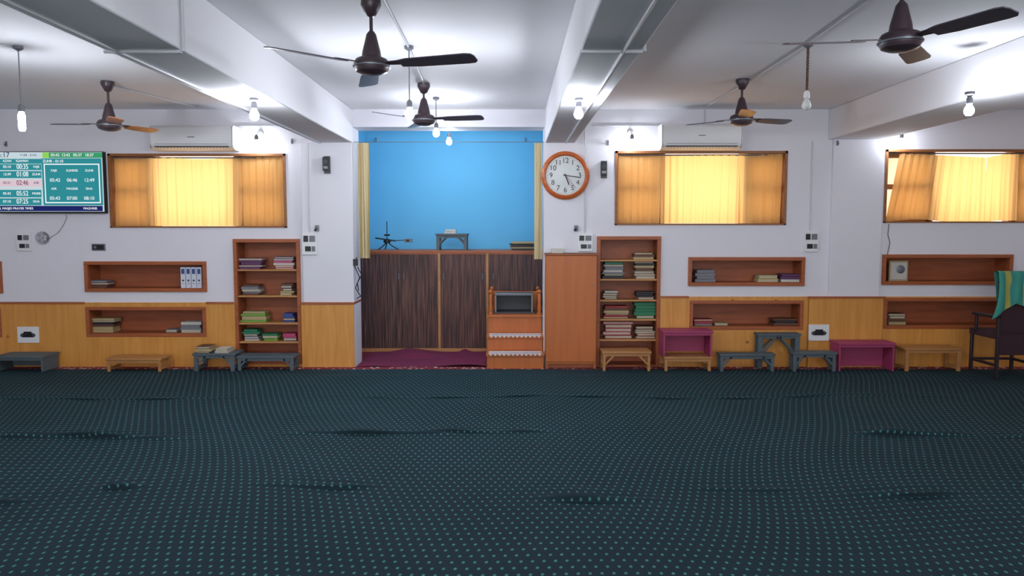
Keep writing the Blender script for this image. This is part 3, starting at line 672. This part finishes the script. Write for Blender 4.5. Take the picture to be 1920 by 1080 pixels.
T('ZUHR - 01:10',100,302.5,5,TW,sx=.9)
for (s_,p,q) in (('05:42',104,338),('06:46',136,338),('12:49',168,338),('05:43',104,372),('07:00',136,372),('08:10',168,372)): T(s_,p,q,6,TW)
for (s_,p,q) in (('FAJR',102,320),('SUNRISE',136,320),('ZUHR',168,320),('ASR',102,354),('MAGRIB',136,354),('ISHA',168,354)): T(s_,p,q,4,TW)
T('AL MASJID PRAYER TIMES',30,391,4,TW); T('MAGHRIB',170,391,4,TW)
# ---------------- clock
Yk=D-.03; x,z=W(1060,329,Yk); r=45*(W(1061,329,Yk)[0]-W(1060,329,Yk)[0])
b=B(); RING=wood('clock_ring_wood',(176,84,40),(204,112,60),'x',2,.3)
b.lathe((x,D,z),[(r*.9,0),(r,.006),(r*1.0,.03),(r*.95,.045),(r*.86,.05),(r*.82,.04),(r*.8,.03)],RING,n=64,axis='Y')
b.lathe((x,D-.028,z),[(r*.81,0),(r*.81,.006),(r*.45,.006),(r*.44,.007),(0.001,.007)],mat('clock_face',(222,226,224),.5,var=.01),n=64,axis='Y')
def hand(ang,l,w,yo,m):
    a=math.radians(ang); d=Vector((math.sin(a),0,math.cos(a))); b.bar(Vector((x,D-yo,z))-d*l*.15,Vector((x,D-yo,z))+d*l,w,.003,m)
hand(158,r*.42,.014,.04,BLACKP); hand(98,r*.64,.01,.043,BLACKP); hand(140,r*.68,.004,.046,BK['red'])
b.lathe((x,D-.04,z),[(.012,0),(.012,.01),(0.001,.011)],BLACKP,axis='Y')
for k in range(60):
    a=math.radians(6*k); d=Vector((math.sin(a),0,math.cos(a))); l=.02 if k%5==0 else .01
    b.bar(Vector((x,D-.036,z))+d*(r*.77-l),Vector((x,D-.036,z))+d*r*.77,.004,.002,BLACKP)
ck=b.obj('wall_clock')
for k in range(1,13):
    a=math.radians(30*k); txt(str(k),x+math.sin(a)*r*.6,z+math.cos(a)*r*.6,D-.037,.082,BLACKP,ck,'numeral')
# ---------------- chair w/ towel
Yc=8.0; x0,zt=W(1876,514,Yc); x1=x0+.5; b=B(); DKW=mat('dark_chair',(44,30,36),.5); DKF=mat('dark_upholstery',(58,34,42),.9)
zs=W(1874,625,Yc)[1]
b.box(x0,x1,Yc+.03,Yc+.5,zs-.07,zs,DKF); b.box(x0+.03,x1-.03,Yc,Yc+.05,zs+.02,zt,DKF)
for xx in (x0,x1-.035):
    b.box(xx,xx+.035,Yc,Yc+.035,0.022,zt-.03,DKW); b.box(xx,xx+.035,Yc+.45,Yc+.485,0.022,zs-.07,DKW); b.box(xx,xx+.035,Yc+.035,Yc+.45,.15,.18,DKW)
    b.box(xx-.03,xx+.05,Yc,Yc+.42,zs+.16,zs+.19,DKW); b.box(xx,xx+.03,Yc+.38,Yc+.41,zs-.05,zs+.16,DKW)
b.box(x0+.03,x1-.03,Yc+.455,Yc+.48,.15,.18,DKW); b.box(x0+.03,x1-.03,Yc+.005,Yc+.03,.28,zs-.02,DKF)
b.obj('dark_armchair',.008)
def towelmat():
    m=bpy.data.materials.new('striped_towel'); m.use_nodes=True; N=m.node_tree.nodes; L=m.node_tree.links; p=N['Principled BSDF']
    tc=N.new('ShaderNodeTexCoord'); w=N.new('ShaderNodeTexWave'); w.inputs['Scale'].default_value=1.6; w.inputs['Distortion'].default_value=2.5; L.new(tc.outputs['Object'],w.inputs['Vector'])
    r=N.new('ShaderNodeValToRGB'); r.color_ramp.elements[0].color=lin((70,160,142))+(1,); r.color_ramp.elements[1].color=lin((56,136,128))+(1,); r.color_ramp.elements[1].position=.75
    e=r.color_ramp.elements.new(.92); e.color=lin((170,166,84))+(1,)
    L.new(w.outputs['Fac'],r.inputs['Fac']); L.new(r.outputs['Color'],p.inputs['Base Color']); p.inputs['Roughness'].default_value=1; return m
TOW=towelmat(); vs=[]; b=B(); n1,n2=30,40
for j in range(n2+1):
    s_=j/n2
    for i in range(n1+1):
        u=i/n1; xx=x0-.01+u*.42
        L1=.26+.24*max(0,1-u*2.2)+.14*u; tot=L1+.09+.3; d=s_*tot
        if d<L1: y=Yc-.018; zz=zt+.012-(L1-d)
        elif d<L1+.09: 
            a=(d-L1)/.09*math.pi; y=Yc+.025-.043*math.cos(a); zz=zt+.012+.022*math.sin(a)
        else: y=Yc+.068; zz=zt+.012-(d-L1-.09)
        k=max(0,L1-d)/.3
        y+=-.014*min(1,k*3)*(1+math.sin(18*u+2*s_)); xx+=.02*math.sin(8*s_)-.05*k*(1-u)
        vs.append((xx,y,zz))
b.faces(vs,[(j*(n1+1)+i,j*(n1+1)+i+1,(j+1)*(n1+1)+i+1,(j+1)*(n1+1)+i) for j in range(n2) for i in range(n1)],TOW,True); b.obj('striped_towel')
# ---------------- world + light
w=bpy.data.worlds.new('World'); sc.world=w; w.use_nodes=True; bg=w.node_tree.nodes['Background']; bg.inputs[0].default_value=(.9,.95,1,1); bg.inputs[1].default_value=1.5
la=bpy.data.lights.new('rear_fill','AREA'); la.shape='RECTANGLE'; la.size=11; la.size_y=1.9; la.energy=300; la.color=(.98,.98,1)  # unseen area light added behind the camera as soft fill
lo=bpy.data.objects.new('rear_fill_light',la); lo.location=(0,YB-.6,1.6); lo.rotation_euler=(math.pi/2,0,0); sc.collection.objects.link(lo)
# camera
cd=bpy.data.cameras.new('camera'); cd.sensor_width=36; cd.lens=F/1920*36; cd.clip_start=.05
co=bpy.data.objects.new('camera',cd); co.location=(0,0,CH); co.rotation_euler=(math.pi/2-TH,0,0); sc.collection.objects.link(co); sc.camera=co
